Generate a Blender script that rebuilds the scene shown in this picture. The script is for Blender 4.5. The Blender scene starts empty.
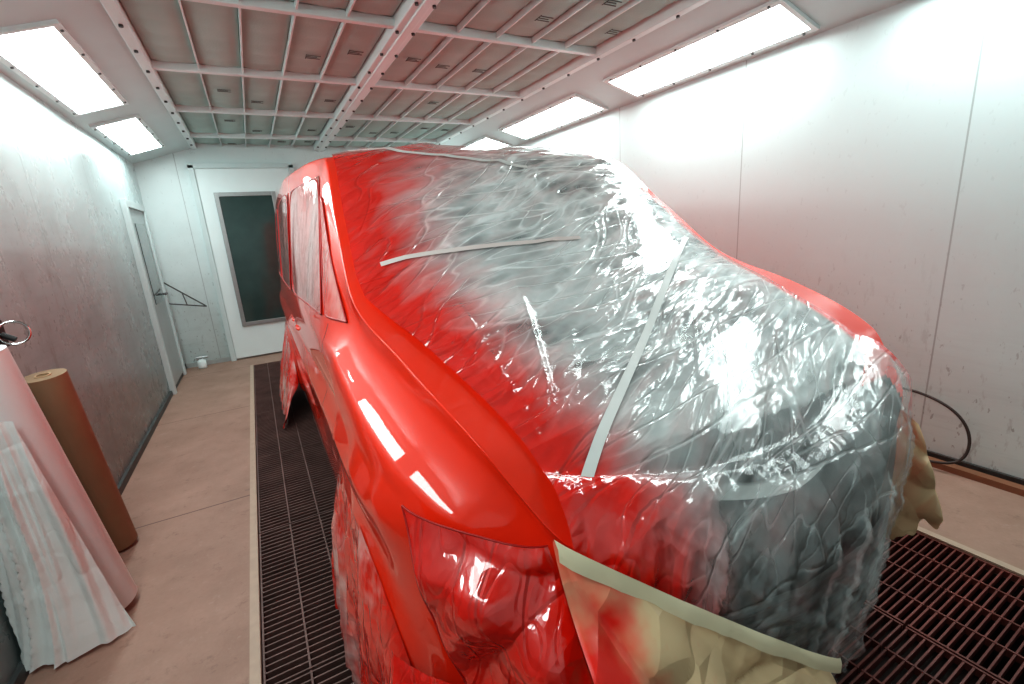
import bpy, bmesh, math, random
from mathutils import Vector, Matrix, noise
random.seed(3)
S=bpy.context.scene; COL=S.collection
try:
    S.view_settings.view_transform='Standard'
    S.view_settings.look='Medium High Contrast'
    S.view_settings.exposure=.2
except Exception: pass

# ---------------------------------------------------------------- materials
def nmat(name):
    m=bpy.data.materials.new(name); m.use_nodes=True; nt=m.node_tree
    b=nt.nodes["Principled BSDF"]; return m,nt,b
def math_(nt,op,a,b=None,clamp=False):
    n=nt.nodes.new("ShaderNodeMath"); n.operation=op; n.use_clamp=clamp
    for i,v in enumerate((a,b)):
        if v is None: continue
        if isinstance(v,(int,float)): n.inputs[i].default_value=v
        else: nt.links.new(v,n.inputs[i])
    return n.outputs[0]
def ramp(nt,src,stops):
    r=nt.nodes.new("ShaderNodeValToRGB"); e=r.color_ramp.elements
    while len(e)<len(stops): e.new(.5)
    for i,(p,c) in enumerate(stops):
        e[i].position=p; e[i].color=(c[0],c[1],c[2],1) if not isinstance(c,(int,float)) else (c,c,c,1)
    nt.links.new(src,r.inputs[0]); return r.outputs[0]
def mixc(nt,f,a,b,mode='MIX'):
    n=nt.nodes.new("ShaderNodeMix"); n.data_type='RGBA'; n.blend_type=mode
    for i,v in ((0,f),(6,a),(7,b)):
        if isinstance(v,(int,float)): n.inputs[i].default_value=v
        elif isinstance(v,tuple): n.inputs[i].default_value=(v[0],v[1],v[2],1)
        else: nt.links.new(v,n.inputs[i])
    return n.outputs[2]
def coords(nt,scale=(1,1,1),rot=(0,0,0),src=None):
    mp=nt.nodes.new("ShaderNodeMapping")
    mp.inputs['Scale'].default_value=scale; mp.inputs['Rotation'].default_value=rot
    if src is None: src=nt.nodes.new("ShaderNodeTexCoord").outputs['Object']
    nt.links.new(src,mp.inputs[0]); return mp.outputs[0]
def ntex(nt,sc,scale=(1,1,1),rot=(0,0,0),detail=3,rough=.55,src=None):
    n=nt.nodes.new("ShaderNodeTexNoise"); n.inputs['Scale'].default_value=sc; n.inputs['Detail'].default_value=detail
    n.inputs['Roughness'].default_value=rough
    nt.links.new(coords(nt,scale,rot,src),n.inputs['Vector']); return n.outputs[0]
def rotsc(nt,rot,scale,src):
    return coords(nt,scale,(0,0,0),coords(nt,(1,1,1),rot,src))
def vtex(nt,sc,scale,rot,src):
    v=nt.nodes.new("ShaderNodeTexVoronoi"); v.feature='F1'; v.inputs['Scale'].default_value=sc
    nt.links.new(rotsc(nt,rot,scale,src),v.inputs['Vector']); return v.outputs['Distance']
def rtex(nt,sc,scale,rot,detail,src):
    n=nt.nodes.new("ShaderNodeTexNoise"); n.inputs['Scale'].default_value=sc; n.inputs['Detail'].default_value=detail
    nt.links.new(rotsc(nt,rot,scale,src),n.inputs['Vector']); return n.outputs[0]
def bump(nt,b,h,st,dist=.02,prev=None):
    n=nt.nodes.new("ShaderNodeBump"); n.inputs['Strength'].default_value=st; n.inputs['Distance'].default_value=dist
    nt.links.new(h,n.inputs['Height'])
    if prev: nt.links.new(prev,n.inputs['Normal'])
    if b is not None: nt.links.new(n.outputs[0],b.inputs['Normal'])
    return n.outputs[0]
def simple(name,c,r=.5,metal=0,ns=30,amt=.12,bmp=.0,coat=0):
    m,nt,b=nmat(name); f=ntex(nt,ns,detail=2)
    c2=tuple(x*(1-amt*2) for x in c)
    nt.links.new(mixc(nt,f,c,c2),b.inputs['Base Color'])
    b.inputs['Roughness'].default_value=r; b.inputs['Metallic'].default_value=metal; b.inputs['Coat Weight'].default_value=coat
    if bmp: bump(nt,b,f,bmp,.01)
    return m
def sepxyz(nt):
    t=nt.nodes.new("ShaderNodeTexCoord"); s=nt.nodes.new("ShaderNodeSeparateXYZ"); nt.links.new(t.outputs['Object'],s.inputs[0]); return s.outputs
def line(nt,src,pos,w):
    d=math_(nt,'ABSOLUTE',math_(nt,'SUBTRACT',src,pos)); return math_(nt,'LESS_THAN',d,w)
def wall_mat(name,c,cdirt_light,axis,seams,dirt_light_h,rough=.35,dirtscale=3.,rust=.5,speck=.8,mot=.7):
    m,nt,b=nmat(name); o=sepxyz(nt)
    n1=ntex(nt,dirtscale,(1,1,1),detail=6,rough=.7); n2=ntex(nt,14,(1,1,.35),detail=4,rough=.7); n4=ntex(nt,38,(1,1,.5),detail=2,rough=.6)
    n5=ntex(nt,4,(1,.5,5),detail=5,rough=.75)
    zz=math_(nt,'SUBTRACT',1.0,math_(nt,'DIVIDE',o[2],dirt_light_h),True)
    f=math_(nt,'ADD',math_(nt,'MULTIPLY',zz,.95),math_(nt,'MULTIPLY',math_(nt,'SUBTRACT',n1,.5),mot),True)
    col=mixc(nt,f,c,cdirt_light)
    sp=ramp(nt,n2,[(.58,0.),(.66,1.)]); sp2=ramp(nt,n4,[(.66,0.),(.71,1.)])
    col=mixc(nt,math_(nt,'MULTIPLY',math_(nt,'MULTIPLY',sp,zz),rust),col,(.16,.14,.12))
    col=mixc(nt,math_(nt,'MULTIPLY',math_(nt,'MULTIPLY',sp2,math_(nt,'ADD',zz,.15)),speck),col,(.12,.11,.10))
    col=mixc(nt,math_(nt,'MULTIPLY',math_(nt,'MULTIPLY',ramp(nt,n5,[(.50,0.),(.68,1.)]),zz),rust*.5),col,tuple(x*.5 for x in cdirt_light))
    ls=None
    for s in seams:
        l=line(nt,o[axis],s,.004); ls=l if ls is None else math_(nt,'MAXIMUM',ls,l)
    if ls is not None: col=mixc(nt,math_(nt,'MULTIPLY',ls,.45),col,(.12,.13,.13))
    nt.links.new(col,b.inputs['Base Color']); 
    nt.links.new(math_(nt,'ADD',math_(nt,'MULTIPLY',n1,.25),rough-.1),b.inputs['Roughness'])
    bump(nt,b,n1,.08,.02)
    return m

RED=(.90,.030,.006)
def paint_mat():
    m,nt,b=nmat("red_paint"); o=sepxyz(nt)
    gaps=None
    ax=math_(nt,'ABSOLUTE',o[0]); side=math_(nt,'GREATER_THAN',ax,.80)
    for y,z0,z1 in ((-.34,.30,1.22),(1.00,.30,1.80),(2.12,.30,1.80)):
        g=math_(nt,'MULTIPLY',line(nt,o[1],y,.0035),math_(nt,'MULTIPLY',math_(nt,'GREATER_THAN',o[2],z0),math_(nt,'LESS_THAN',o[2],z1)))
        gaps=g if gaps is None else math_(nt,'MAXIMUM',gaps,g)
    g=math_(nt,'MULTIPLY',line(nt,o[2],.32,.003),math_(nt,'GREATER_THAN',o[1],-.3)); gaps=math_(nt,'MAXIMUM',gaps,g)
    gaps=math_(nt,'MULTIPLY',gaps,side)
    nt.links.new(mixc(nt,gaps,RED,(.08,0,0)),b.inputs['Base Color'])
    b.inputs['Roughness'].default_value=.45; b.inputs['Specular IOR Level'].default_value=.2
    b.inputs['Coat Weight'].default_value=1; b.inputs['Coat Roughness'].default_value=.008; b.inputs['Coat IOR'].default_value=1.55
    return m
def film_mat(name,mode,alpha=1.,crk=1.,st=(.4,.6),gloss=.10,coat=1.):
    m,nt,b=nmat(name)
    tc=nt.nodes.new("ShaderNodeTexCoord")
    wn=nt.nodes.new("ShaderNodeTexNoise"); wn.inputs['Scale'].default_value=1.4; wn.inputs['Detail'].default_value=1
    nt.links.new(tc.outputs['Object'],wn.inputs['Vector'])
    vm=nt.nodes.new("ShaderNodeVectorMath"); vm.operation='MULTIPLY_ADD'; nt.links.new(wn.outputs[1],vm.inputs[0]); vm.inputs[1].default_value=(.15,.15,.15); nt.links.new(tc.outputs['Object'],vm.inputs[2])
    src=vm.outputs[0]
    w1=rtex(nt,2.6,(.22,4.6,2.2),(0,0,-.12),0,src); w2=rtex(nt,3.0,(.26,4.6,1.6),(0,0,-.65),0,src)
    w3=rtex(nt,6.,(.28,4.0,1.8),(0,0,-.38),0,src)
    v1=vtex(nt,4.0,(.32,2.8,1.6),(0,0,-.22),src); v2=vtex(nt,11.,(.45,2.5,1.5),(.1,.1,-.45),src); v3=vtex(nt,32.,(.6,1.8,1.2),(.1,.3,-.3),src)
    msk=ntex(nt,2.6,detail=0); mk=ramp(nt,msk,[(.42,0.),(.58,1.)]); mk2=ramp(nt,msk,[(.45,1.),(.60,0.)])
    def rg(w,c): return math_(nt,'MINIMUM',math_(nt,'ABSOLUTE',math_(nt,'SUBTRACT',w,.5)),c)
    def ad(a,b_): return math_(nt,'ADD',a,b_)
    def mu(a,b_): return math_(nt,'MULTIPLY',a,b_)
    h=ad(mu(v1,.20),mu(v2,ad(mu(mk2,.05),.045))); h=ad(h,mu(v3,ad(mu(mk,.010),.012)))
    h=ad(h,mu(rg(w1,.035),.9)); h=ad(h,mu(rg(w2,.035),mk)); h=ad(h,mu(rg(w3,.05),.3))
    bump(nt,b,h,1.0,.11*crk)
    n=ntex(nt,3.2,detail=4,rough=.6)
    if mode=='van':
        o=sepxyz(nt)
        at=nt.nodes.new("ShaderNodeAttribute"); at.attribute_name="spray"
        s=at.outputs['Fac']
        stk=rtex(nt,5.,(.4,3.6,1.5),(0,0,-.4),4,src)
        s=ad(s,mu(math_(nt,'SUBTRACT',stk,.5),.45)); s=ad(s,mu(math_(nt,'SUBTRACT',v2,.48),.22)); s=math_(nt,'ADD',s,mu(math_(nt,'SUBTRACT',n,.5),.20),True)
        s=ramp(nt,s,[(.0,0.),(.35,.26),(.92,1.)])
        l1=ramp(nt,rg(w1,.5),[(0.,1.),(.03,0.)]); l2=ramp(nt,rg(w2,.5),[(0.,1.),(.025,0.)]); l3=ramp(nt,rg(w3,.5),[(0.,1.),(.04,0.)])
        lines=math_(nt,'MAXIMUM',l1,math_(nt,'MAXIMUM',mu(l2,mk),mu(l3,.7)))  # pale crease lines: silvery highlights painted into the film's opacity
        fac=ramp(nt,v1,[(.12,0.),(.50,1.)]); fac2=ramp(nt,v2,[(.20,0.),(.55,1.)])
        al=ad(mu(lines,.30),mu(ramp(nt,n,[(.42,0.),(.62,1.)]),.20))
        al=ad(al,mu(fac,.20)); al=ad(al,mu(fac2,.14))
        low=math_(nt,'MULTIPLY',math_(nt,'SUBTRACT',o[2],.70),1.4,True)
        al=mu(ad(al,.10),ad(mu(low,1.1),.36))
        aw=mu(al,math_(nt,'SUBTRACT',1.,s)); ar=mu(s,.92)
        at_=math_(nt,'ADD',aw,ar,True)
        cf=math_(nt,'DIVIDE',ar,ad(at_,.001),True)
        col=mixc(nt,cf,(.93,.93,.93),(.84,.014,.006))
        nt.links.new(at_,b.inputs['Alpha'])
    else:
        c1,c2={'red':((.86,.016,.005),(.55,.006,.003)),'pink':((.78,.46,.43),(.84,.025,.012)),'window':((.85,.05,.03),(.82,.36,.33)),'white':((.84,.87,.86),(.82,.85,.84))}[mode]
        f=ramp(nt,n,[(st[0],0.),(st[1],1.)]); col=mixc(nt,f,c1,c2)
        b.inputs['Alpha'].default_value=alpha
    nt.links.new(col,b.inputs['Base Color'])
    b.inputs['Roughness'].default_value=gloss; b.inputs['Specular IOR Level'].default_value=1. if gloss<.2 else .2
    b.inputs['Coat Weight'].default_value=coat if gloss<.2 else 0.; b.inputs['Coat Roughness'].default_value=.04
    return m
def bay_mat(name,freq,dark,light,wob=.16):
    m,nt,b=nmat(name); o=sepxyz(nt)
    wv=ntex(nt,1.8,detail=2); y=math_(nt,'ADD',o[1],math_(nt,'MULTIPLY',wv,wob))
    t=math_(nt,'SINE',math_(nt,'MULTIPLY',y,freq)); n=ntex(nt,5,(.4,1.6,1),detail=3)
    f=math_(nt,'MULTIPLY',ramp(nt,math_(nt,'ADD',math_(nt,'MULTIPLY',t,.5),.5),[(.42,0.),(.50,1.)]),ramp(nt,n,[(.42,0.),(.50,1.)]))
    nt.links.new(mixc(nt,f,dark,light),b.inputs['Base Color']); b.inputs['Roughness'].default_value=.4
    return m
def paper_mat():
    m,nt,b=nmat("masking_paper"); o=sepxyz(nt); n=ntex(nt,5,detail=4)
    s=math_(nt,'ADD',math_(nt,'MULTIPLY',math_(nt,'SUBTRACT',-.54,o[0]),6),math_(nt,'MULTIPLY',math_(nt,'SUBTRACT',n,.5),3.5),True)
    nt.links.new(mixc(nt,s,(.67,.47,.28),(.80,.02,.01)),b.inputs['Base Color'])
    b.inputs['Roughness'].default_value=.4
    w=rtex(nt,2.6,(.5,2,1.6),(0,.8,.2),0,None); w2=rtex(nt,4.2,(.6,2,1.4),(0,-.5,.1),0,None); v=vtex(nt,6,(.7,1.5,1.8),(.2,.8,.3),None)
    h=math_(nt,'ADD',math_(nt,'ABSOLUTE',math_(nt,'SUBTRACT',w,.5)),math_(nt,'ABSOLUTE',math_(nt,'SUBTRACT',w2,.5)))
    h=math_(nt,'ADD',h,math_(nt,'MULTIPLY',v,.25))
    bump(nt,b,h,1.,.10)
    return m
def emis(name,c,s):
    m,nt,b=nmat(name); o=sepxyz(nt)
    w=math_(nt,'SINE',math_(nt,'MULTIPLY',o[1],60)); f=math_(nt,'ADD',math_(nt,'MULTIPLY',w,.08),.92)
    b.inputs['Base Color'].default_value=(.9,.9,.9,1); b.inputs['Emission Color'].default_value=(*c,1)
    nt.links.new(math_(nt,'MULTIPLY',f,s),b.inputs['Emission Strength']); return m

M={}
M['paint']=paint_mat()
M['film']=film_mat("clear_masking_film",'van')
M['redfilm']=film_mat("red_sprayed_film",'red',crk=.8,st=(.35,.75),gloss=.08,coat=.9)
M['pinkfilm']=film_mat("pink_sprayed_film",'pink',alpha=.98,crk=.45,st=(.36,.52),coat=.6)
M['winfilm']=film_mat("window_red_film",'window',crk=.2,st=(.46,.68),gloss=.07,coat=.9)
M['whitefilm']=film_mat("white_film",'white',crk=.22,gloss=.45)
M['whiteroll']=simple("white_film_roll",(.83,.88,.88),.35,ns=3,amt=.04)
M['paper']=paper_mat()
M['kraft']=simple("kraft_roll",(.33,.21,.12),.55,ns=8)
M['kraftend']=simple("kraft_end",(.50,.34,.20),.7,ns=60)
M['tape']=simple("masking_tape",(.80,.68,.48),.5,ns=12,amt=.06)
M['tapew']=simple("pale_tape",(.80,.77,.75),.4,ns=12,amt=.06)
M['tapep']=simple("pinkish_tape",(.84,.70,.67),.4,ns=6,amt=.12)
M['glass']=bay_mat("windshield_glass",13,(.035,.034,.034),(.13,.13,.128),.1)
M['glass'].node_tree.nodes["Principled BSDF"].inputs['Roughness'].default_value=.07
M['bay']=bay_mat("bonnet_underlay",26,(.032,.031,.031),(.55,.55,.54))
M['nose']=simple("dark_nose",(.040,.039,.038),.4,ns=4,amt=.4)
M['silver']=simple("silver_edge",(.60,.60,.59),.35,ns=4,amt=.2)
M['black']=simple("black_rubber",(.015,.015,.015),.6)
M['rim']=simple("wheel_steel",(.45,.45,.46),.35,.8)
M['white']=simple("white_enamel",(.80,.88,.88),.4,ns=5,amt=.04)
M['grey']=simple("grey_steel",(.42,.43,.43),.4,.6)
M['stamp']=simple("stamp_ink",(.12,.13,.12),.8)
M['grate']=simple("grate_steel",(.22,.12,.105),.55,.1,ns=6,amt=.35)
M['gratered']=simple("grate_red_overspray",(.26,.065,.05),.5,.2,ns=5,amt=.4)
M['pit']=simple("pit_dark",(.024,.010,.008),.8,ns=4)
M['light']=emis("lamp_diffuser",(.86,1.0,.985),14.5)
M['bolt']=simple("bolt",(.10,.10,.10),.4,.6)
M['booth_glass']=simple("booth_glass",(.045,.08,.075),.12,ns=6,amt=.2,coat=.6)
M['chrome']=simple("chrome",(.7,.7,.7),.12,1)
M['darkred']=simple("dark_red_edge",(.45,.006,.004),.35)

# ---------------------------------------------------------------- helpers
def add(name,verts,faces,mat,parent=None,smooth=False,mats=None):
    me=bpy.data.meshes.new(name); me.from_pydata(verts,[],faces); me.update()
    if mats: 
        for x in mats: me.materials.append(x)
    elif mat: me.materials.append(mat)
    if smooth: me.polygons.foreach_set('use_smooth',[True]*len(me.polygons))
    o=bpy.data.objects.new(name,me); COL.objects.link(o)
    if parent: o.parent=parent
    return o
def fixn(o):
    bm=bmesh.new(); bm.from_mesh(o.data); bmesh.ops.recalc_face_normals(bm,faces=bm.faces); bm.to_mesh(o.data); bm.free()
class B:
    def __init__(s): s.v=[]; s.f=[]
    def box(s,a,b):
        k=len(s.v); x0,y0,z0=a; x1,y1,z1=b
        s.v+=[(x0,y0,z0),(x1,y0,z0),(x1,y1,z0),(x0,y1,z0),(x0,y0,z1),(x1,y0,z1),(x1,y1,z1),(x0,y1,z1)]
        s.f+=[tuple(k+i for i in f) for f in ((0,3,2,1),(4,5,6,7),(0,1,5,4),(1,2,6,5),(2,3,7,6),(3,0,4,7))]
        return s
    def cyl(s,p,q,r,r2=None,n=24,caps=True):
        p=Vector(p);q=Vector(q);d=(q-p).normalized(); r2=r if r2 is None else r2
        a=d.orthogonal().normalized(); b=d.cross(a); k=len(s.v)
        for c,rr in ((p,r),(q,r2)):
            for i in range(n):
                t=2*math.pi*i/n; s.v.append(tuple(c+a*rr*math.cos(t)+b*rr*math.sin(t)))
        for i in range(n): j=(i+1)%n; s.f.append((k+i,k+j,k+n+j,k+n+i))
        if caps: s.f.append(tuple(k+i for i in range(n))[::-1]); s.f.append(tuple(k+n+i for i in range(n)))
        return s
    def rev(s,p,ax,prof,n=32):
        p=Vector(p);d=Vector(ax).normalized();a=d.orthogonal().normalized();b=d.cross(a);k=len(s.v);m=len(prof)
        for i in range(n):
            t=2*math.pi*i/n
            for r,h in prof: s.v.append(tuple(p+d*h+(a*math.cos(t)+b*math.sin(t))*r))
        for i in range(n):
            i2=(i+1)%n
            for j in range(m):
                j2=(j+1)%m; s.f.append((k+i*m+j,k+i*m+j2,k+i2*m+j2,k+i2*m+j))
        return s
    def obj(s,name,mat,parent=None,smooth=False,bevel=0):
        o=add(name,s.v,s.f,mat,parent,smooth); fixn(o)
        if bevel:
            m=o.modifiers.new("b",'BEVEL'); m.width=bevel; m.segments=2; m.limit_method='ANGLE'
        return o
def tag(o,label,cat,group=None):
    o["label"]=label; o["category"]=cat
    if group: o["group"]=group
    return o
def struct(o): o["kind"]="structure"; return o
def tube(name,pts,r,mat,parent=None,cyc=False):
    c=bpy.data.curves.new(name,'CURVE'); c.dimensions='3D'; sp=c.splines.new('NURBS'); sp.points.add(len(pts)-1)
    for i,p in enumerate(pts): sp.points[i].co=(*p,1)
    sp.use_endpoint_u=True; sp.order_u=4; sp.use_cyclic_u=cyc; c.bevel_depth=r; c.bevel_resolution=3; c.resolution_u=8
    o=bpy.data.objects.new(name,c); COL.objects.link(o)
    dg=bpy.context.evaluated_depsgraph_get(); me=bpy.data.meshes.new_from_object(o.evaluated_get(dg)); bpy.data.objects.remove(o)
    me.materials.clear(); me.materials.append(mat); me.polygons.foreach_set('use_smooth',[True]*len(me.polygons))
    o=bpy.data.objects.new(name,me); COL.objects.link(o)
    if parent: o.parent=parent
    return o
def grid(name,fn,nu,nv,mat,parent=None,thick=0):
    v=[];f=[]
    for j in range(nv+1):
        for i in range(nu+1): v.append(tuple(fn(i/nu,j/nv)))
    for j in range(nv):
        for i in range(nu):
            a=j*(nu+1)+i; f.append((a,a+1,a+nu+2,a+nu+1))
    o=add(name,v,f,mat,parent,True)
    if thick:
        m=o.modifiers.new("s",'SOLIDIFY'); m.thickness=thick; m.offset=0
    return o
def ridge(p,sc,amp,seed=0.,st=(1,1,1)):
    q=Vector((p[0]*st[0],p[1]*st[1],p[2]*st[2]))*sc+Vector((seed,seed*.7,seed*1.3))
    a=1-abs(noise.noise(q))*2.2; c=noise.noise(q*.5)
    return amp*(a*.6+c*.8)
def fold(al,ac,seed,w=.25):
    wv=noise.noise(Vector((al*1.1,ac*1.1,seed)))*w
    n=noise.noise(Vector((al*.6,(ac+wv)*3.2,seed+9)))
    m=noise.noise(Vector((al*1.2,(ac+wv)*8.,seed+3)))
    return max(0,1-abs(n)*4.5)**1.5*.7+max(0,1-abs(m)*4)**1.5*.3

# ---------------------------------------------------------------- room
L,R,F,BK=-1.03,3.276,7.14,-1.5
ZW,ZC=2.52,2.71; SL,SR=-.395,2.55
GX0,GX1,HX0,HX1=-.24,.52,1.20,2.46
def slab(name,a,b,mat): return struct(B().box(a,b).obj(name,mat))
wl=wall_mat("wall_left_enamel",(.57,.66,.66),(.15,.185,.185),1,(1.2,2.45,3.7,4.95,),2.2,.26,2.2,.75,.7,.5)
wr=wall_mat("wall_right_enamel",(.60,.68,.68),(.68,.81,.80),1,(-.2,1.05,2.31,3.61,4.9,6.2),1.3,.35,3,.35,.5)  # colour offsets lamp glare with a darker top, pink bounce with a paler base
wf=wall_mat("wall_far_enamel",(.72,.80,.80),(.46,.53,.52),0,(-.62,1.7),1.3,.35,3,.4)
slab("wall_left",(L-.08,BK,-.02),(L,F,ZW),wl)
slab("wall_right",(R,BK,-.02),(R+.08,F,ZW),wr)
slab("wall_far",(L-.08,F,-.02),(R+.08,F+.08,ZC+.1),wf)
slab("wall_back",(L-.08,BK-.08,-.02),(R+.08,BK,ZC+.1),wf)
def floor_mat():
    m,nt,b=nmat("dusty_floor"); o=sepxyz(nt)
    n1=ntex(nt,2.2,detail=6,rough=.7); n2=ntex(nt,60,detail=2); n3=ntex(nt,9,detail=5,rough=.8)
    col=mixc(nt,ramp(nt,n1,[(.3,0.),(.7,1.)]),(.42,.265,.205),(.29,.175,.13))
    col=mixc(nt,ramp(nt,n3,[(.60,0.),(.75,.5)]),col,(.53,.40,.34))
    col=mixc(nt,ramp(nt,n3,[(.25,.85),(.43,0.)]),col,(.18,.105,.08))
    col=mixc(nt,math_(nt,'MULTIPLY',n2,.3),col,(.23,.14,.105))
    ls=None
    for s in (-.6,1.25,3.05,4.9,6.6):
        l=line(nt,o[1],s,.005); ls=l if ls is None else math_(nt,'MAXIMUM',ls,l)
    col=mixc(nt,math_(nt,'MULTIPLY',ls,.8),col,(.10,.05,.04))
    nt.links.new(col,b.inputs['Base Color']); b.inputs['Roughness'].default_value=.6
    bump(nt,b,n2,.25,.005); return m
fm=floor_mat()
fb=B()
fb.box((L,BK,-.04),(GX0,F,0)); fb.box((GX1,BK,-.04),(HX0,F,0)); fb.box((HX1,BK,-.04),(R,F,0))
fb.box((GX0,6.62,-.04),(GX1,F,0)); fb.box((HX0,6.62,-.04),(HX1,F,0))
struct(fb.obj("floor",fm))
pb=B()
for a,c in ((GX0,GX1),(HX0,HX1)):
    pb.box((a-.02,BK,-.52),(c+.02,6.64,-.5)); pb.box((a-.02,BK,-.5),(a,6.64,-.04)); pb.box((c,BK,-.5),(c+.02,6.64,-.04)); pb.box((a,6.62,-.5),(c,6.64,-.04))
struct(pb.obj("trim_1",M['pit']))
def grate(x0,x1,y0,y1,mat,label,k,sp):
    b=B(); n=int((y1-y0)/sp)
    for i in range(n+1):
        y=y0+.01+(y1-y0-.02)*i/n; b.box((x0+.004,y-.003,-.034),(x1-.004,y+.003,-.004))
    for i in range(k+1):
        x=x0+.008+(x1-x0-.016)*i/k; w=.0035; b.box((x-w,y0+.004,-.03),(x+w,y1-.004,-.002))
    o=b.obj("floor_grate",mat); tag(o,label,"floor grate","floor grates"); return o
y=BK
while y<6.5:
    y1=min(y+1.02,6.62)
    grate(GX0,GX1,y,y1,M['grate'],"dusty dark steel bar grating set into the booth floor",5,.032)
    xm=(HX0+HX1)/2
    grate(HX0,xm,y,y1,M['gratered'],"steel bar grating stained red by overspray",4,.026)
    grate(xm,HX1,y,y1,M['gratered'],"steel bar grating stained red by overspray",4,.026)
    y=y1
for i,x in enumerate((GX0-.02,HX1+.02)):
    slab("trim_%d"%(2+i),(x-.018,BK,.0),(x+.018,6.62,.006),simple("edge_angle%d"%i,(.50,.37,.28),.5,ns=20))
slab("baseboard_left",(L,BK,0),(L+.02,F,.05),simple("bb_l",(.07,.08,.08),.5))
slab("baseboard_right",(R-.02,BK,0),(R,F,.05),simple("bb_r",(.07,.065,.06),.5))
slab("trim_4",(R-.10,BK,0),(R-.045,F,.035),simple("floor_pipe_brown",(.30,.13,.07),.5))
slab("baseboard_far",(L+.02,F-.015,0),(R-.02,F,.06),simple("bb_f",(.45,.48,.47),.5))
def ceil_mat():
    m,nt,b=nmat("filter_fabric"); n=ntex(nt,90,detail=2); n2=ntex(nt,3)
    col=mixc(nt,n2,(.50,.66,.62),(.39,.52,.49))
    nt.links.new(col,b.inputs['Base Color']); b.inputs['Roughness'].default_value=.95
    bump(nt,b,n,.4,.004); return m
cm=ceil_mat()
slab("ceiling",(L-.08,BK,ZC+.06),(R+.08,F,ZC+.12),cm)
M['slope']=simple("slope_enamel",(.62,.71,.71),.35,ns=4,amt=.05)
def slope(name,xa,za,xb,zb):
    t=.03
    v=[(xa,BK,za),(xb,BK,zb),(xb,F,zb),(xa,F,za),(xa,BK,za+t),(xb,BK,zb+t),(xb,F,zb+t),(xa,F,za+t)]
    o=add(name,v,[(0,1,2,3),(4,7,6,5),(0,4,5,1),(1,5,6,2),(2,6,7,3),(3,7,4,0)],M['slope']); fixn(o); return struct(o)
slope("trim_5",L,ZW,SL,ZC); slope("trim_6",R,ZW,SR,ZC)
tb=B(); tb.box((SL-.03,BK,ZC-.02),(SL+.03,F,ZC+.06)); tb.box((SR-.03,BK,ZC-.02),(SR+.03,F,ZC+.06))
struct(tb.obj("trim_7",M['white'],bevel=.006))
tb=B(); tb.box((.985,BK,ZC-.02),(1.115,F,ZC+.06)); tb.box((1.025,BK,ZC-.035),(1.075,F,ZC-.02))
struct(tb.obj("trim_8",M['white'],bevel=.006))
ys=[-.4,.75,1.9,3.05,4.2,5.35,6.5]
tb=B()
for yy in ys: tb.box((SL,yy-.022,ZC-.002),(SR,yy+.022,ZC+.05))
struct(tb.obj("trim_9",M['white'],bevel=.005))
tb=B()
xl=[SL+.03+(.985-SL-.03)*i/5 for i in range(6)]; xr=[1.115+(SR-.03-1.115)*i/5 for i in range(6)]
for xs in (xl,xr):
    for x in xs[1:-1]: tb.box((x-.005,BK,ZC+.012),(x+.005,F,ZC+.05))
struct(tb.obj("trim_10",M['white']))
yb=[BK]+ys+[F]
bb=B()
yy=0.
while yy<7:
    for x in (1.0,1.1,SL,SR): bb.cyl((x,yy,ZC-.032),(x,yy,ZC-.018),.011,n=8)
    yy+=.38
struct(bb.obj("trim_11",M['bolt']))
def pad(x0,x1,y0,y1):
    def fn(u,v):
        h=(4*u*(1-u))**.5*(4*v*(1-v))**.3
        q=.014*abs(math.sin(v*(y1-y0)/.19*math.pi))**.6
        return (x0+(x1-x0)*u,y0+(y1-y0)*v,ZC+.052-(.020+q)*h+.004*noise.noise(Vector((x0*9+u*3,y0*3+v*6,0))))
    return grid("ceiling_filter",fn,8,36,cm)
rnd=random.Random(5)
for xs in (xl,xr):
    for i in range(5):
        for a,b_ in zip(yb[:-1],yb[1:]):
            if b_<1.: continue
            o=pad(xs[i]+.006,xs[i+1]-.006,a+.023,b_-.023)
            tag(o,"beige-grey fabric air filter pad held in white ceiling bars","ceiling filter","fabric filter pads in the ceiling grid")
            if rnd.random()<.55:
                cx=(xs[i]+xs[i+1])/2+rnd.uniform(-.03,.03); cy=a+(b_-a)*rnd.uniform(.3,.7); sb=B(); z=ZC+.010
                for k in range(3): sb.box((cx-.045,cy-.03+k*.026,z),(cx+.045-.02*(k%2),cy-.03+k*.026+.007,z+.003))
                sb.box((cx-.05,cy-.038,z),(cx-.046,cy+.04,z+.003)); sb.obj("printed_stamp",M['stamp'],o)
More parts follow.
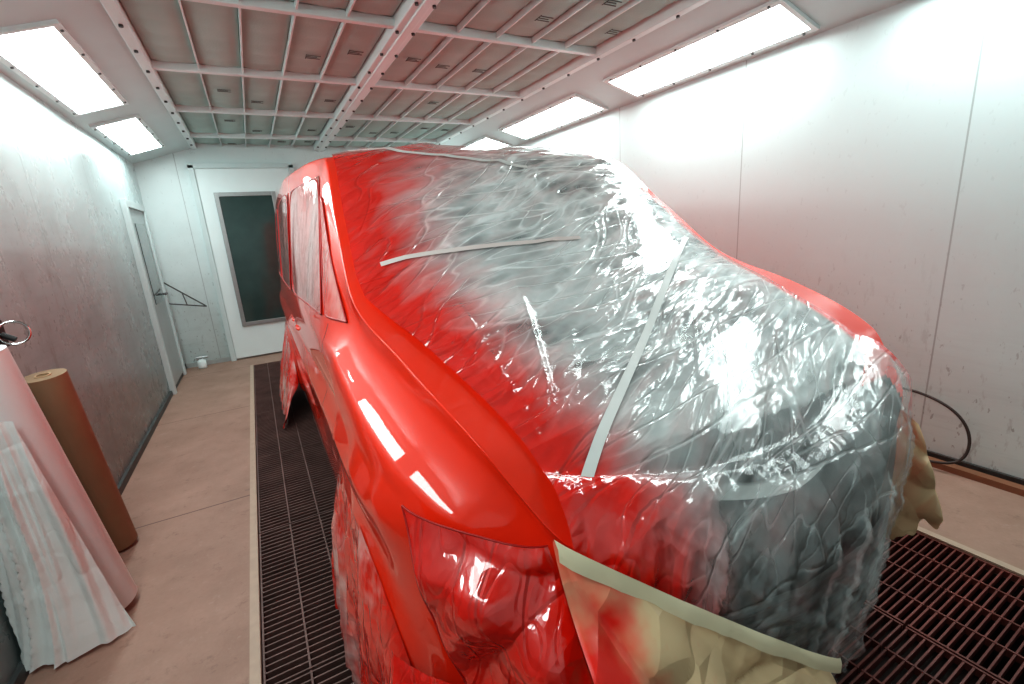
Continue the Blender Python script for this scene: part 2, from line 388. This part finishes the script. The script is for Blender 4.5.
def lamp(side,y0,y1):
    if side<0: xa,za,xb,zb=L,ZW,SL,ZC
    else: xa,za,xb,zb=R,ZW,SR,ZC
    A=Vector((xa,0,za)); Bv=Vector((xb,0,zb)); d=(Bv-A); up=Vector((-(d.z),0,d.x)).normalized()
    if up.z>0: up=-up
    e=bpy.data.objects.new("ceiling_lamp",None); COL.objects.link(e); c=A+d*.4; e.location=(c.x,(y0+y1)/2,c.z)
    tag(e,"bright white rectangular fluorescent lamp in the sloped ceiling band","lamp","ceiling lamps")
    def P(t,y,h): p=A+d*t+up*h; return (p.x-e.location.x,y-e.location.y,p.z-e.location.z)
    t0,t1=(.14,.58)
    v=[P(t0,y0,.012),P(t1,y0,.012),P(t1,y1,.012),P(t0,y1,.012)]
    add("diffuser",v,[(0,1,2,3)],M['light'],e)
    b=B()
    for (ta,tb_,ya,yb_) in ((t0-.05,t0,y0-.03,y1+.03),(t1,t1+.05,y0-.03,y1+.03),(t0,t1,y0-.03,y0),(t0,t1,y1,y1+.03)):
        k=len(b.v); b.v+=[P(ta,ya,-.002),P(tb_,ya,-.002),P(tb_,yb_,-.002),P(ta,yb_,-.002),P(ta,ya,.02),P(tb_,ya,.02),P(tb_,yb_,.02),P(ta,yb_,.02)]
        b.f+=[tuple(k+i for i in f) for f in ((0,3,2,1),(4,5,6,7),(0,1,5,4),(1,2,6,5),(2,3,7,6),(3,0,4,7))]
    b.obj("frame",M['white'],e)
    n=4
    for i in range(n+1):
        yy=y0+.05+(y1-y0-.1)*i/n
        for t in (t0-.03,t1+.03): B().cyl(P(t,yy,.018),P(t,yy,.026),.008,n=8).obj("clip",M['bolt'],e)
for a,b_ in ((-.42,1.03),(1.45,2.9),(3.32,4.78),(5.22,6.55)): lamp(-1,a,b_)
for a,b_ in ((-.08,1.37),(1.82,3.27),(3.72,5.17),(5.6,7.0)): lamp(1,a,b_)

# doors
struct(B().box((-.44,F-.05,.02),(.62,F-.005,2.46)).obj("door_1",M['white'],bevel=.006))
b=B()
for a in (((-.50,F-.07,0),(-.44,F,2.5)),((.62,F-.07,0),(.68,F,2.5)),((-.50,F-.07,2.46),(.68,F,2.52))): b.box(*a)
struct(b.obj("trim_12",M['slope'],bevel=.004))
struct(B().box((-.24,F-.06,.50),(.36,F-.045,2.12)).obj("window_1",M['booth_glass']))
b=B()
for a in (((-.29,F-.075,.45),(-.24,F-.05,2.17)),((.36,F-.075,.45),(.41,F-.05,2.17)),((-.24,F-.075,2.12),(.36,F-.05,2.17)),((-.24,F-.075,.45),(.36,F-.05,.50))): b.box(*a)
struct(b.obj("trim_13",M['grey'],bevel=.004))
struct(B().box((L,5.95,.05),(L+.03,6.75,1.95)).obj("door_2",simple("side_door_enamel",(.42,.47,.47),.35,ns=4),bevel=.005))
b=B()
for a in (((L,5.88,0),(L+.05,5.95,2.02)),((L,6.75,0),(L+.05,6.82,2.02)),((L,5.95,1.95),(L+.05,6.75,2.02))): b.box(*a)
struct(b.obj("trim_14",M['slope'],bevel=.004))
struct(B().box((L+.03,6.15,.95),(L+.036,6.6,1.8)).obj("window_2",M['booth_glass']))
struct(B().cyl((L+.03,6.68,1.02),(L+.08,6.68,1.02),.012,n=12).cyl((L+.075,6.68,1.02),(L+.075,6.56,1.02),.010,n=12).obj("trim_15",M['bolt']))

# ---------------------------------------------------------------- van
K=1.026
van=bpy.data.objects.new("van",None); COL.objects.link(van); van.location=(1.108,2,0); van.rotation_euler=(0,0,-.012)
tag(van,"glossy red passenger van masked with plastic film and paper for respraying","van")
def interp(keys):
    xs=[k[0] for k in keys]; vs=[k[1] for k in keys]; n=len(xs)
    d=[(vs[i+1]-vs[i])/(xs[i+1]-xs[i]) for i in range(n-1)]
    m=[d[0]]+[0 if d[i-1]*d[i]<=0 else 2*d[i-1]*d[i]/(d[i-1]+d[i]) for i in range(1,n-1)]+[d[-1]]
    def f(x):
        if x<=xs[0]: return vs[0]
        if x>=xs[-1]: return vs[-1]
        i=0
        while xs[i+1]<x: i+=1
        h=xs[i+1]-xs[i]; t=(x-xs[i])/h
        return (2*t**3-3*t*t+1)*vs[i]+(t**3-2*t*t+t)*h*m[i]+(-2*t**3+3*t*t)*vs[i+1]+(t**3-t*t)*h*m[i+1]
    return f
zt=interp([(-1.48,.45),(-1.465,.58),(-1.45,.655),(-1.43,.725),(-1.39,.805),(-1.3,.905),(-1.1,1.03),(-.9,1.12),(-.74,1.19),(-.6,1.28),(-.3,1.51),(0,1.73),(.12,1.80),(.3,1.85),(1.5,1.90),(2.6,1.88),(2.95,1.82),(3.08,1.62)])
ze=interp([(-1.48,.43),(-1.465,.55),(-1.45,.62),(-1.43,.69),(-1.39,.78),(-1.335,.878),(-1.27,.960),(-1.19,1.045),(-.9,1.165),(-.54,1.27),(-.2,1.52),(.17,1.79),(.5,1.815),(1.5,1.84),(2.9,1.80),(3.08,1.60)])
we=interp([(-1.48,.08),(-1.465,.19),(-1.45,.27),(-1.43,.35),(-1.39,.48),(-1.335,.65),(-1.27,.70),(-1.19,.742),(-.9,.80),(-.54,.835),(-.2,.80),(.17,.755),(.6,.80),(1.5,.85),(2.9,.85),(3.08,.74)])
wm=interp([(-1.48,.16),(-1.465,.25),(-1.45,.32),(-1.42,.41),(-1.38,.52),(-1.335,.67),(-1.25,.778),(-1.16,.858),(-1.0,.912),(-.8,.932),(-.5,.935),(2.5,.95),(2.95,.93),(3.08,.84)])
zlow=interp([(-1.48,.36),(-1.3,.30),(-1.1,.24),(-.9,.22),(3.08,.22)])
def top_z(x,y):
    w=we(y); a=abs(x)
    if a<=w: return zt(y)-(zt(y)-ze(y))*(a/w)**2.6
    return ze(y)-(a-w)*.9
ARCH=[(-.67,.33,.37),(2.53,.33,.37)]
def sstep(a,b,x):
    t=min(1,max(0,(x-a)/(b-a))); return t*t*(3-2*t)
def half(y):
    T,E,w,W=zt(y),ze(y),we(y),wm(y)
    p=[(w*t,T-(T-E)*t**2.6) for t in (0,.2,.4,.6,.78,.9,.97,.99)]
    p.append((w,E))
    zb=min(1.12,E-.10-.05*min(1,max(0,(E-.3))))
    zl=zlow(y); zb=max(zb,zl+.05)
    hol=.047*sstep(-1.42,-1.25,y)*(1-sstep(-.6,-.2,y))
    for t in (.02,.06,.14,.35,.65,.88): 
        tt=t**.8; p.append((w+(W-.012-w)*tt-hol*math.sin(t*math.pi),E+(zb-E)*t))
    p.append((W-.008,zb))
    for t,dx in ((.2,0),(.4,.0),(.6,.0),(.8,-.008),(.93,-.02)): p.append((W+dx,zb+(zl-zb)*t))
    p.append((W-.05,zl)); p.append((W-.12,zl-.03)); p.append((W*.3,zl-.04)); p.append((0,zl-.04))
    for _ in range(2):
        q=[p[0]]
        for a,b in zip(p[:-1],p[1:]):
            q.append((a[0]*.75+b[0]*.25,a[1]*.75+b[1]*.25)); q.append((a[0]*.25+b[0]*.75,a[1]*.25+b[1]*.75))
        q.append(p[-1]); p=q
    out=[]
    for x,z in p:
        if x>W-.12 and z<1.1 and y>-1.2:
            for cy,cz,r in ARCH:
                d=math.hypot(y-cy,z-cz); x+=.026*math.exp(-((d-r-.035)/.04)**2) if z>.2 else 0
            sd=min(1,max(0,(y+1.20)*5))
            zc=.92+.03*y
            x+=.026*math.exp(-(max(0,z-zc)/.015)**2)*(1 if z>zc else math.exp(-((z-zc)/.12)**2))*sd
            x-=.018*math.exp(-((z-.60)/.10)**2)*min(1,max(0,(y+.1)*2))*min(1,max(0,(2-y)*2))
        out.append((x,z))
    return out
def side_x(y,z):
    p=half(y)
    for a,b in zip(p[:-1],p[1:]):
        if a[0]>we(y)*.95 and (a[1]-z)*(b[1]-z)<=0 and a[1]!=b[1]:
            t=(a[1]-z)/(a[1]-b[1]); return a[0]+(b[0]-a[0])*t
    return wm(y)
def xl_(y):
    if y>-.54: return min(.80,we(y)-.03) if y<.17 else we(.17)-.03
    return .80-.18*min(1,(-.54-y)/.78)
def xr_(y):
    if y>-.54: return we(min(y,.17))-.06
    return .765-.135*min(1,(-.54-y)/.7)
st=[]
y=-1.48
while y<3.08:
    st.append(y); y+=.008 if y<-1.2 else (.02 if y<0 else .03)
st.append(3.08)
verts=[];faces=[]
for y in st:
    h=half(y); ring=[(x,z) for x,z in h]+[(-x,z) for x,z in h[-2:0:-1]]; nh=len(ring)
    for x,z in ring: verts.append((x*K,y*K,z*K))
for i in range(len(st)-1):
    for j in range(nh):
        a=i*nh+j;b=i*nh+(j+1)%nh; faces.append((a,b,b+nh,a+nh))
faces.append(tuple(range(nh))); faces.append(tuple(range((len(st)-1)*nh,len(st)*nh))[::-1])
body=add("body",verts,faces,None,van,True,[M['paint'],M['nose']]); fixn(body)
for p in body.data.polygons:
    c=p.center/K
    if c.y<-1.30 and (-.52<c.x<.62) : p.material_index=1
body["label"]="glossy wet red bodywork"
cut=B()
for cy,cz,r in ARCH:
    for s in (-1,1): cut.cyl((s*.62*K,cy*K,cz*K),(s*1.1*K,cy*K,cz*K),r*K,n=64)
co=cut.obj("cutter",M['black'])
bm_=body.modifiers.new("bo",'BOOLEAN'); bm_.operation='DIFFERENCE'; bm_.object=co; bm_.solver='EXACT'
co.parent=van
dg=bpy.context.evaluated_depsgraph_get(); me=bpy.data.meshes.new_from_object(body.evaluated_get(dg)); body.modifiers.clear(); body.data=me
bpy.data.objects.remove(co)
def vp(x,y,z): return (x*K,y*K,z*K)
def yb_(s): return -.74+.18*s*s
def yt_(s): return .07+.08*s*s
def f_ws(u,v):
    s=u*2-1; y=yb_(s)+(yt_(s)-yb_(s))*v; x=s*(we(y)-.075); return vp(x,y,top_z(x,y)+.006)
o=grid("windshield",f_ws,24,24,M['glass'],van); o["label"]="dark laminated windshield under plastic film"
def yr_(x): return -1.41+.28*(abs(x)/.88)**1.7
def f_bn(u,v):
    s=u*2-1; y1=yb_(s)-.03; x=s*(.50 if s<0 else .64); y0=yr_(x)+.01; y=y0+(y1-y0)*v; x=s*((xl_(y)-.10) if s<0 else (xr_(y)-.02)); return vp(x,y,top_z(x,y)+.006)
o=grid("bonnet",f_bn,24,20,M['bay'],van); o["label"]="bonnet area with dark and pale forms beneath clear film"
def f_cw(u,v):
    s=u*2-1; y=yb_(s)-.015+.075*v; x=s*.66; return vp(x,y,top_z(x,y)+.010+.004*math.sin(v*math.pi))
grid("cowl_panel",f_cw,30,4,M['silver'],van)
def ynose(x):
    a=abs(x); lo,hi=-1.48,-.8
    if a<=.16: return -1.48-.008
    for _ in range(18):
        mid=(lo+hi)/2
        if wm(mid)<a: lo=mid
        else: hi=mid
    return lo
def f_gr(u,v):
    x=(u-.5)*.80; z=.42+.22*v
    y=ynose(x)-.004-.010*max(0,math.sin(v*math.pi*9)); return vp(x,y,z)
o=grid("grille",f_gr,24,60,M['nose'],van); o["label"]="dark slatted grille behind plastic"
def window(side,poly):
    (a,b,c,d)=poly
    def fn(u,v):
        y=(a[0]*(1-u)+b[0]*u)*(1-v)+(d[0]*(1-u)+c[0]*u)*v; z=(a[1]*(1-u)+b[1]*u)*(1-v)+(d[1]*(1-u)+c[1]*u)*v
        x=side_x(y,z)+.004+ridge((y,z,side),3,.002,3)
        return vp(side*x,y,z)
    o=grid("side_window",fn,20,14,M['winfilm'],van); o["label"]="side window masked with red-sprayed plastic"
    pts=[fn(u,0) for u in (0,.25,.5,.75,1)]+[fn(1,v) for v in (.33,.66,1)]+[fn(u,1) for u in (.75,.5,.25,0)]+[fn(0,v) for v in (.66,.33,0)]
    tube("window_seal",pts,.003,M['darkred'],o)
for sd in (-1,1):
    window(sd,((-.24,1.21),(.94,1.19),(.94,1.73),(.16,1.72)))
    window(sd,((-.48,1.21),(-.29,1.21),(.07,1.63),(.02,1.62)))
    window(sd,((1.05,1.19),(2.07,1.19),(2.07,1.74),(1.05,1.74)))
    window(sd,((2.18,1.20),(2.88,1.22),(2.82,1.71),(2.18,1.73)))
for sd in (-1,1):
    for y in (.82,1.16):
        tube("door_handle",[vp(sd*.925,y-.09,1.0),vp(sd*.945,y-.07,1.0),vp(sd*.95,y,1.0),vp(sd*.945,y+.07,1.0),vp(sd*.925,y+.09,1.0)],.009,M['paint'],van)
def wheel(sd,cy):
    w=bpy.data.objects.new("wheel",None); COL.objects.link(w); w.parent=van; w.location=vp(sd*.80,cy,.318)
    r=.326
    B().rev((0,0,0),(1,0,0),[(.2,-.09),(r-.03,-.10),(r-.006,-.08),(r,-.03),(r,.03),(r-.006,.08),(r-.03,.10),(.2,.09),(.19,.0)],40).obj("tire",M['black'],w,True)
    b=B().rev((0,0,0),(1,0,0),[(.19,-.08),(.205,-.085),(.205,.085),(.19,.08)],40)
    b.cyl((sd*.03,0,0),(sd*.06,0,0),.05,n=20)
    for i in range(5):
        a=i*2*math.pi/5; c,s_=math.cos(a),math.sin(a)
        k=len(b.v)
        for xx in (sd*.03,sd*.055):
            for rr,hw in ((.03,.03),(.197,.022)):
                for q in (-1,1): b.v.append((xx,c*rr-s_*hw*q,s_*rr+c*hw*q))
        b.f+=[tuple(k+j for j in f) for f in ((0,1,3,2),(4,6,7,5),(0,2,6,4),(1,5,7,3),(0,4,5,1),(2,3,7,6))]
    b.obj("rim",M['rim'],w)
for sd in (-1,1):
    for cy in (-.67,2.53): wheel(sd,cy)
def skirt(sd,cy,mat,seed,flare,h0,wd,lab,rr=.385,off=.02):
    def fn(u,v):
        ang=math.pi*(1-u)
        yy=cy+math.cos(ang)*rr; z0=max(.33+math.sin(ang)*rr,h0)
        y=yy+(u-.5)*wd*v; z=z0*(1-v)+.015*v
        base=min(.96,wm(yy)+off+.014*math.sin(min(1,v*4)*math.pi/2))
        x=base+flare*v**1.1
        w=(fold(z*.5,y*1.5,seed,.1)*.04+ridge((y*1.2,z*.4,seed),3,.015,seed))*min(1,v*3+.05)
        return vp(sd*(x+w),y+w*.3,z)
    o=grid("wheel_masking",fn,90,40,mat,van); o["label"]=lab
skirt(-1,-.67,M['pinkfilm'],1.1,.04,.30,.06,"thin plastic over the front wheel, sprayed pink and red",.43)
skirt(-1,2.53,M['pinkfilm'],4.2,.13,.26,.30,"crumpled plastic bag over rear wheel, sprayed red",.44)
skirt(1,-.67,M['pinkfilm'],2.2,.03,.18,.1,"thin plastic over the front wheel, sprayed pink and red")
skirt(1,2.53,M['pinkfilm'],6.2,.05,.18,.1,"crumpled plastic bag over rear wheel, sprayed red")
PX,PY=-.62,-1.33
def film_h(x,y):
    z=top_z(x,y)+.018
    s=min(1,abs(x)/.8)
    z+=.035*math.exp(-((y+.74)/.15)**2)*(1-s*s)
    k=sstep(-.85,-.55,y)
    f1=fold(x+y*.3,y*.8-x*.30,2.,.05)
    r=math.hypot(x-PX,y-PY)+.15; a=math.atan2(y-PY,x-PX)
    f2=fold(r*.30,a*.85,5.,.02)*min(1,r*1.4)
    lo=-xl_(y); hi=xr_(y)
    e=min(1,max(0,(x-lo)*6))*min(1,max(0,(hi-x)*7))
    z+=(.016*f1*k+.022*f2*(1-k))*max(.1,e)
    z+=ridge((x,y,0),1.4,.004,7)*(.3+.7*e)-.008*(1-min(1,e))
    return z
NV1=.70
def f_film(u,v):
    s=u*2-1
    xe=-.62*(-s) if s<0 else .63*s
    yend=(yr_(xe) if s>0 else -1.41+.10*abs(s)**2)+.06
    if v<=NV1:
        t=v/NV1
        ytop=.26+.03*math.sin(s*7)
        y=ytop+(yend-ytop)*t
        x=s*(xl_(y) if s<0 else xr_(y))
        return vp(x,y,film_h(x,y))
    t=(v-NV1)/(1-NV1)
    x0=s*(xl_(yend) if s<0 else xr_(yend)); y0=yend; z0=film_h(x0,y0)
    zb=.31+.06*noise.noise(Vector((s*3,1.7,0)))+.30*sstep(-.5,-1.,s)+.10*sstep(.4,1.,s)
    q=min(1,t/.42)
    yn=ynose(x0)-.014
    y=y0+(min(yn,y0)-y0)*math.sin(q*math.pi/2)
    zl=z0-(.20)*(1-math.cos(q*math.pi/2))
    z=zl if t<=.42 else (z0-.20)-(z0-.20-zb)*((t-.42)/.58)
    x=x0+.02*math.sin(t*4+s*9)*t-.03*t*t*max(0,s)
    f=fold(t*.45+s*.25,s*1.3+t*.45,11.,.08)+.5*fold(t*.6-s*.7,s*.7-t*.9,21.,.06)
    r=f*.040*min(1,t*2.5)+.003
    r+=.04*sstep(.6,1.,t)*(.3+.8*noise.noise(Vector((s*3.5,0,8))))-.05*sstep(.6,1.,t)*max(0,s)
    return vp(x+r*.3*s,y-r*.85,z)
NU,NV=180,260
film=grid("masking_film",f_film,NU,NV,M['film'],van); film["label"]="crinkled clear plastic sheet, red overspray along one edge"
sp_=film.data.attributes.new("spray",'FLOAT','POINT'); vals=[]
for j in range(NV+1):
    v=j/NV
    for i in range(NU+1):
        u=i/NU
        w=.50-.29*sstep(.0,.28,v)-.02*sstep(.3,.7,v)
        s=1-sstep(.0,w*1.50,u)
        s=max(s,.6*(1-sstep(0,.08,v))*(1-sstep(.5,.9,u)),1.1*sstep(.965,.995,u)*(1 if v<.76 else .5))
        if v>NV1: s=max(s,1.0*(1-sstep(.06,.28,u)))
        vals.append(s)
sp_.data.foreach_set('value',vals)
def patch(name,c,mat,seed,amp,nu=50,nv=40,bulge=.03,out=(-.6,-1,0),lab=None,sc=3,fa=.012,rag=0.,edge=None,flat=False):
    a,b,d,e=[Vector(p) for p in c]; o_=Vector(out).normalized()
    def fn(u,v):
        if rag: v=v*(1+rag*noise.noise(Vector((u*5,seed,0))))
        p=(a*(1-u)+b*u)*(1-v)+(e*(1-u)+d*u)*v
        h=bulge*max(0,4*u*(1-u))**.6
        U=u*(b-a).length; Vv=v*(e-a).length
        if flat:
            n1=noise.noise(Vector((U*2.0+Vv*1.4,Vv*.9-U*.5,seed)))*2; n2=noise.noise(Vector((U*3.4-Vv*2.6,Vv*2.2,seed+4)))*2; n3=noise.noise(Vector((U*6+Vv*5,Vv*4.,seed+7)))*2
            w=fa*(abs(n1)*1.5+abs(n2)*1.0+abs(n3)*.4)*min(1,v*4+.15)
        else:
            w=ridge((U,Vv*.8,seed),sc,amp,seed)+fold(Vv*.7+U*.4,U-Vv*.5,seed,.08)*fa*2*min(1,v*4+.2)
        p=p+o_*(h+w); return vp(*p)
    o=grid(name,fn,nu,nv,mat,van)
    if lab: o["label"]=lab
    if edge:
        pts=[fn(0,1-i/12) for i in range(13)]+[fn(i/14,0) for i in range(15)]
        tube("shut_line",pts,edge,M['darkred'],o)
    return o
patch("headlight_masking",((-.895,-1.125,.935),(-.685,-1.335,.89),(-.62,-1.42,.58),(-.82,-1.30,.50)),M['redfilm'],2.,.005,lab="glossy red-sprayed film taped over headlight",bulge=.025,fa=.04,nu=80,nv=70,edge=.0022,flat=True)
patch("bumper_masking",((-.945,-1.06,.56),(-.58,-1.44,.62),(-.54,-1.55,.05),(-1.01,-1.06,.03)),M['redfilm'],5.,.014,lab="red-sprayed crumpled sheet hanging over the bumper",fa=.035,nu=90,nv=80,bulge=.06)
patch("masking_paper",((-.695,-1.37,.925),(-.08,-1.51,.455),(-.09,-1.60,.05),(-.76,-1.49,.03)),M['paper'],3.,.014,120,100,bulge=.045,out=(-.1,-1,0),lab="tan masking paper with red overspray hanging over the bumper",fa=.065,rag=.08,flat=True)
patch("masking_tape",((-.705,-1.388,.945),(-.07,-1.55,.475),(-.07,-1.55,.44),(-.705,-1.396,.91)),M['tape'],3.,.010,40,3,bulge=.045,out=(-.1,-1,0),fa=.008,sc=2.5)
patch("masking_paper",((.80,-1.17,.84),(.80,-1.335,.72),(.81,-1.42,.42),(.79,-1.27,.26)),M['paper'],8.,.012,60,60,out=(-.8,-.6,0),lab="tan masking paper taped along the front wing",bulge=.012,fa=.035,rag=.12,flat=True)
def tapeon(a,b,w,n=80,mat='tapew',curve=0.,h=.006):
    a=Vector(a);b=Vector(b);d=(b-a).normalized();pr=Vector((-d.y,d.x))
    def fn(u,v):
        q=a+(b-a)*u+pr*((v-.5)*w+curve*4*u*(1-u)); 
        return vp(q.x,q.y,film_h(q.x,q.y)+h)
    return grid("masking_tape",fn,n,2,M[mat],van)
tapeon((.64,-.48),(-.615,-1.325),.022)
tapeon((-.66,.14),(.08,-.06),.020,mat='tapew',h=.010)
tapeon((-.72,-.44),(.05,-.48),.017,mat='tapep')

# ---------------------------------------------------------------- props
def roll(name,base,top,r,mat,endmat,label,core=.03):
    e=bpy.data.objects.new(name,None); COL.objects.link(e); e.location=base; tag(e,label,"paper roll")
    d=Vector(top)-Vector(base); l=d.length; d.normalize()
    B().rev((0,0,0),tuple(d),[(core,0),(r,0),(r*1.003,l*.5),(r,l),(core,l)],48).obj("paper_wrap",mat,e,True)
    B().rev((0,0,0),tuple(d),[(core-.008,-.0),(core,0),(core,l+.004),(core-.008,l+.004)],24).obj("core",endmat,e)
    for o in e.children:
        m=o.modifiers.new("es",'EDGE_SPLIT'); m.split_angle=math.radians(40)
    return e
roll("brown_paper_roll",(-.89,2.90,.02),(-.93,2.80,.99),.082,M['kraft'],M['kraftend'],"brown kraft masking paper roll standing against the wall")
roll("film_roll",(-.82,2.36,.03),(-.92,2.24,1.20),.105,M['whiteroll'],M['kraftend'],"large white plastic film roll leaning against the wall")
def f_sheet(u,v):
    ang=math.radians(-58-120*u)
    h=(.88+.08*math.sin(u*7+1)*(1-v))*(1-v)
    z=.02+h
    t=(z-.03)/1.17
    cx=-.82-.10*t; cy=2.36-.12*t
    rr=.118+.03*v+.07*v**3+.09*u*(.35+.65*v)
    rr+=fold(v*.35+u*.1,u*1.9-v*.35,6.,.2)*.040*min(1,v*3+.25)+ridge((u*1.6,v*.7,0),2.0,.022,4)
    x=cx+rr*math.cos(ang); y=cy+rr*math.sin(ang)
    return (max(x,L+.012),y,max(.006,z+.03*noise.noise(Vector((u*4,v*3,2)))))
o=grid("film_sheet",f_sheet,120,90,M['whitefilm']); tag(o,"loose crumpled white plastic sheet draped round the film roll","plastic sheet")
e=bpy.data.objects.new("roll_holder",None); COL.objects.link(e); e.location=(L,2.78,1.20); tag(e,"black bracket with chrome ring on the wall above rolls","roll holder")
B().box((-.002,-.05,-.06),(.02,.05,.06)).obj("plate",M['black'],e,bevel=.004)
B().rev((.06,0,0),(.3,-1,.2),[(.045,-.01),(.055,-.01),(.055,.01),(.045,.01)],28).obj("ring",M['chrome'],e,True)
B().cyl((.02,0,0),(.06,0,-.03),.012,n=12).obj("arm",M['black'],e)
o=tube("hose",[(R-.012,1.27,.39),(R-.05,1.15,.42),(R-.06,.95,.40),(R-.06,.82,.28),(R-.08,.80,.12),(R-.13,.86,.045),(R-.13,1.0,.04),(R-.16,1.15,.015)],.0075,simple("dark_hose",(.05,.035,.03),.5)); tag(o,"black rubber air hose looping from the wall to the floor","hose")
e=bpy.data.objects.new("wall_bracket",None); COL.objects.link(e); e.location=(L,7.0,1.0); tag(e,"thin dark wire bracket on the wall beside the door","bracket")
B().box((-.002,-.03,-.15),(.015,.03,.15)).obj("plate",M['grey'],e)
B().cyl((.01,0,.14),(.40,.03,-.22),.008,n=10).cyl((.01,0,-.13),(.40,.03,-.22),.008,n=10).cyl((.18,.01,-.02),(.2,.02,-.17),.006,n=8).obj("arm",M['bolt'],e)
e=bpy.data.objects.new("spray_gun",None); COL.objects.link(e); e.location=(-.82,6.98,0); tag(e,"small white spray gun with cup lying on the floor","spray gun")
B().rev((0,0,0),(0,0,1),[(.001,0),(.045,0),(.05,.02),(.05,.10),(.02,.12),(.001,.12)],20).obj("cup",M['white'],e,True)
B().cyl((-.05,0,.14),(.08,0,.14),.016,n=14).box((-.05,-.012,.04),(-.02,.012,.14)).cyl((0,0,.11),(0,0,.14),.012,n=12).obj("gun_body",M['grey'],e)

w=bpy.data.worlds.new("world"); S.world=w; w.use_nodes=True; w.node_tree.nodes["Background"].inputs[0].default_value=(.8,.85,.9,1); w.node_tree.nodes["Background"].inputs[1].default_value=.3
yaw,pit,rl,fp=.4934,.2463,.0712,457.919
f=Vector((math.sin(yaw)*math.cos(pit),math.cos(yaw)*math.cos(pit),-math.sin(pit))); r=Vector((math.cos(yaw),-math.sin(yaw),0)); d=f.cross(r)
r2=math.cos(rl)*r+math.sin(rl)*d; d2=-math.sin(rl)*r+math.cos(rl)*d
cam=bpy.data.objects.new("camera",bpy.data.cameras.new("camera")); COL.objects.link(cam)
mt=Matrix((( r2.x,-d2.x,-f.x,0),(r2.y,-d2.y,-f.y,0),(r2.z,-d2.z,-f.z,1.5),(0,0,0,1))); cam.matrix_world=mt
cam.data.sensor_width=36; cam.data.lens=fp/1024*36; cam.data.clip_start=.02
S.camera=cam
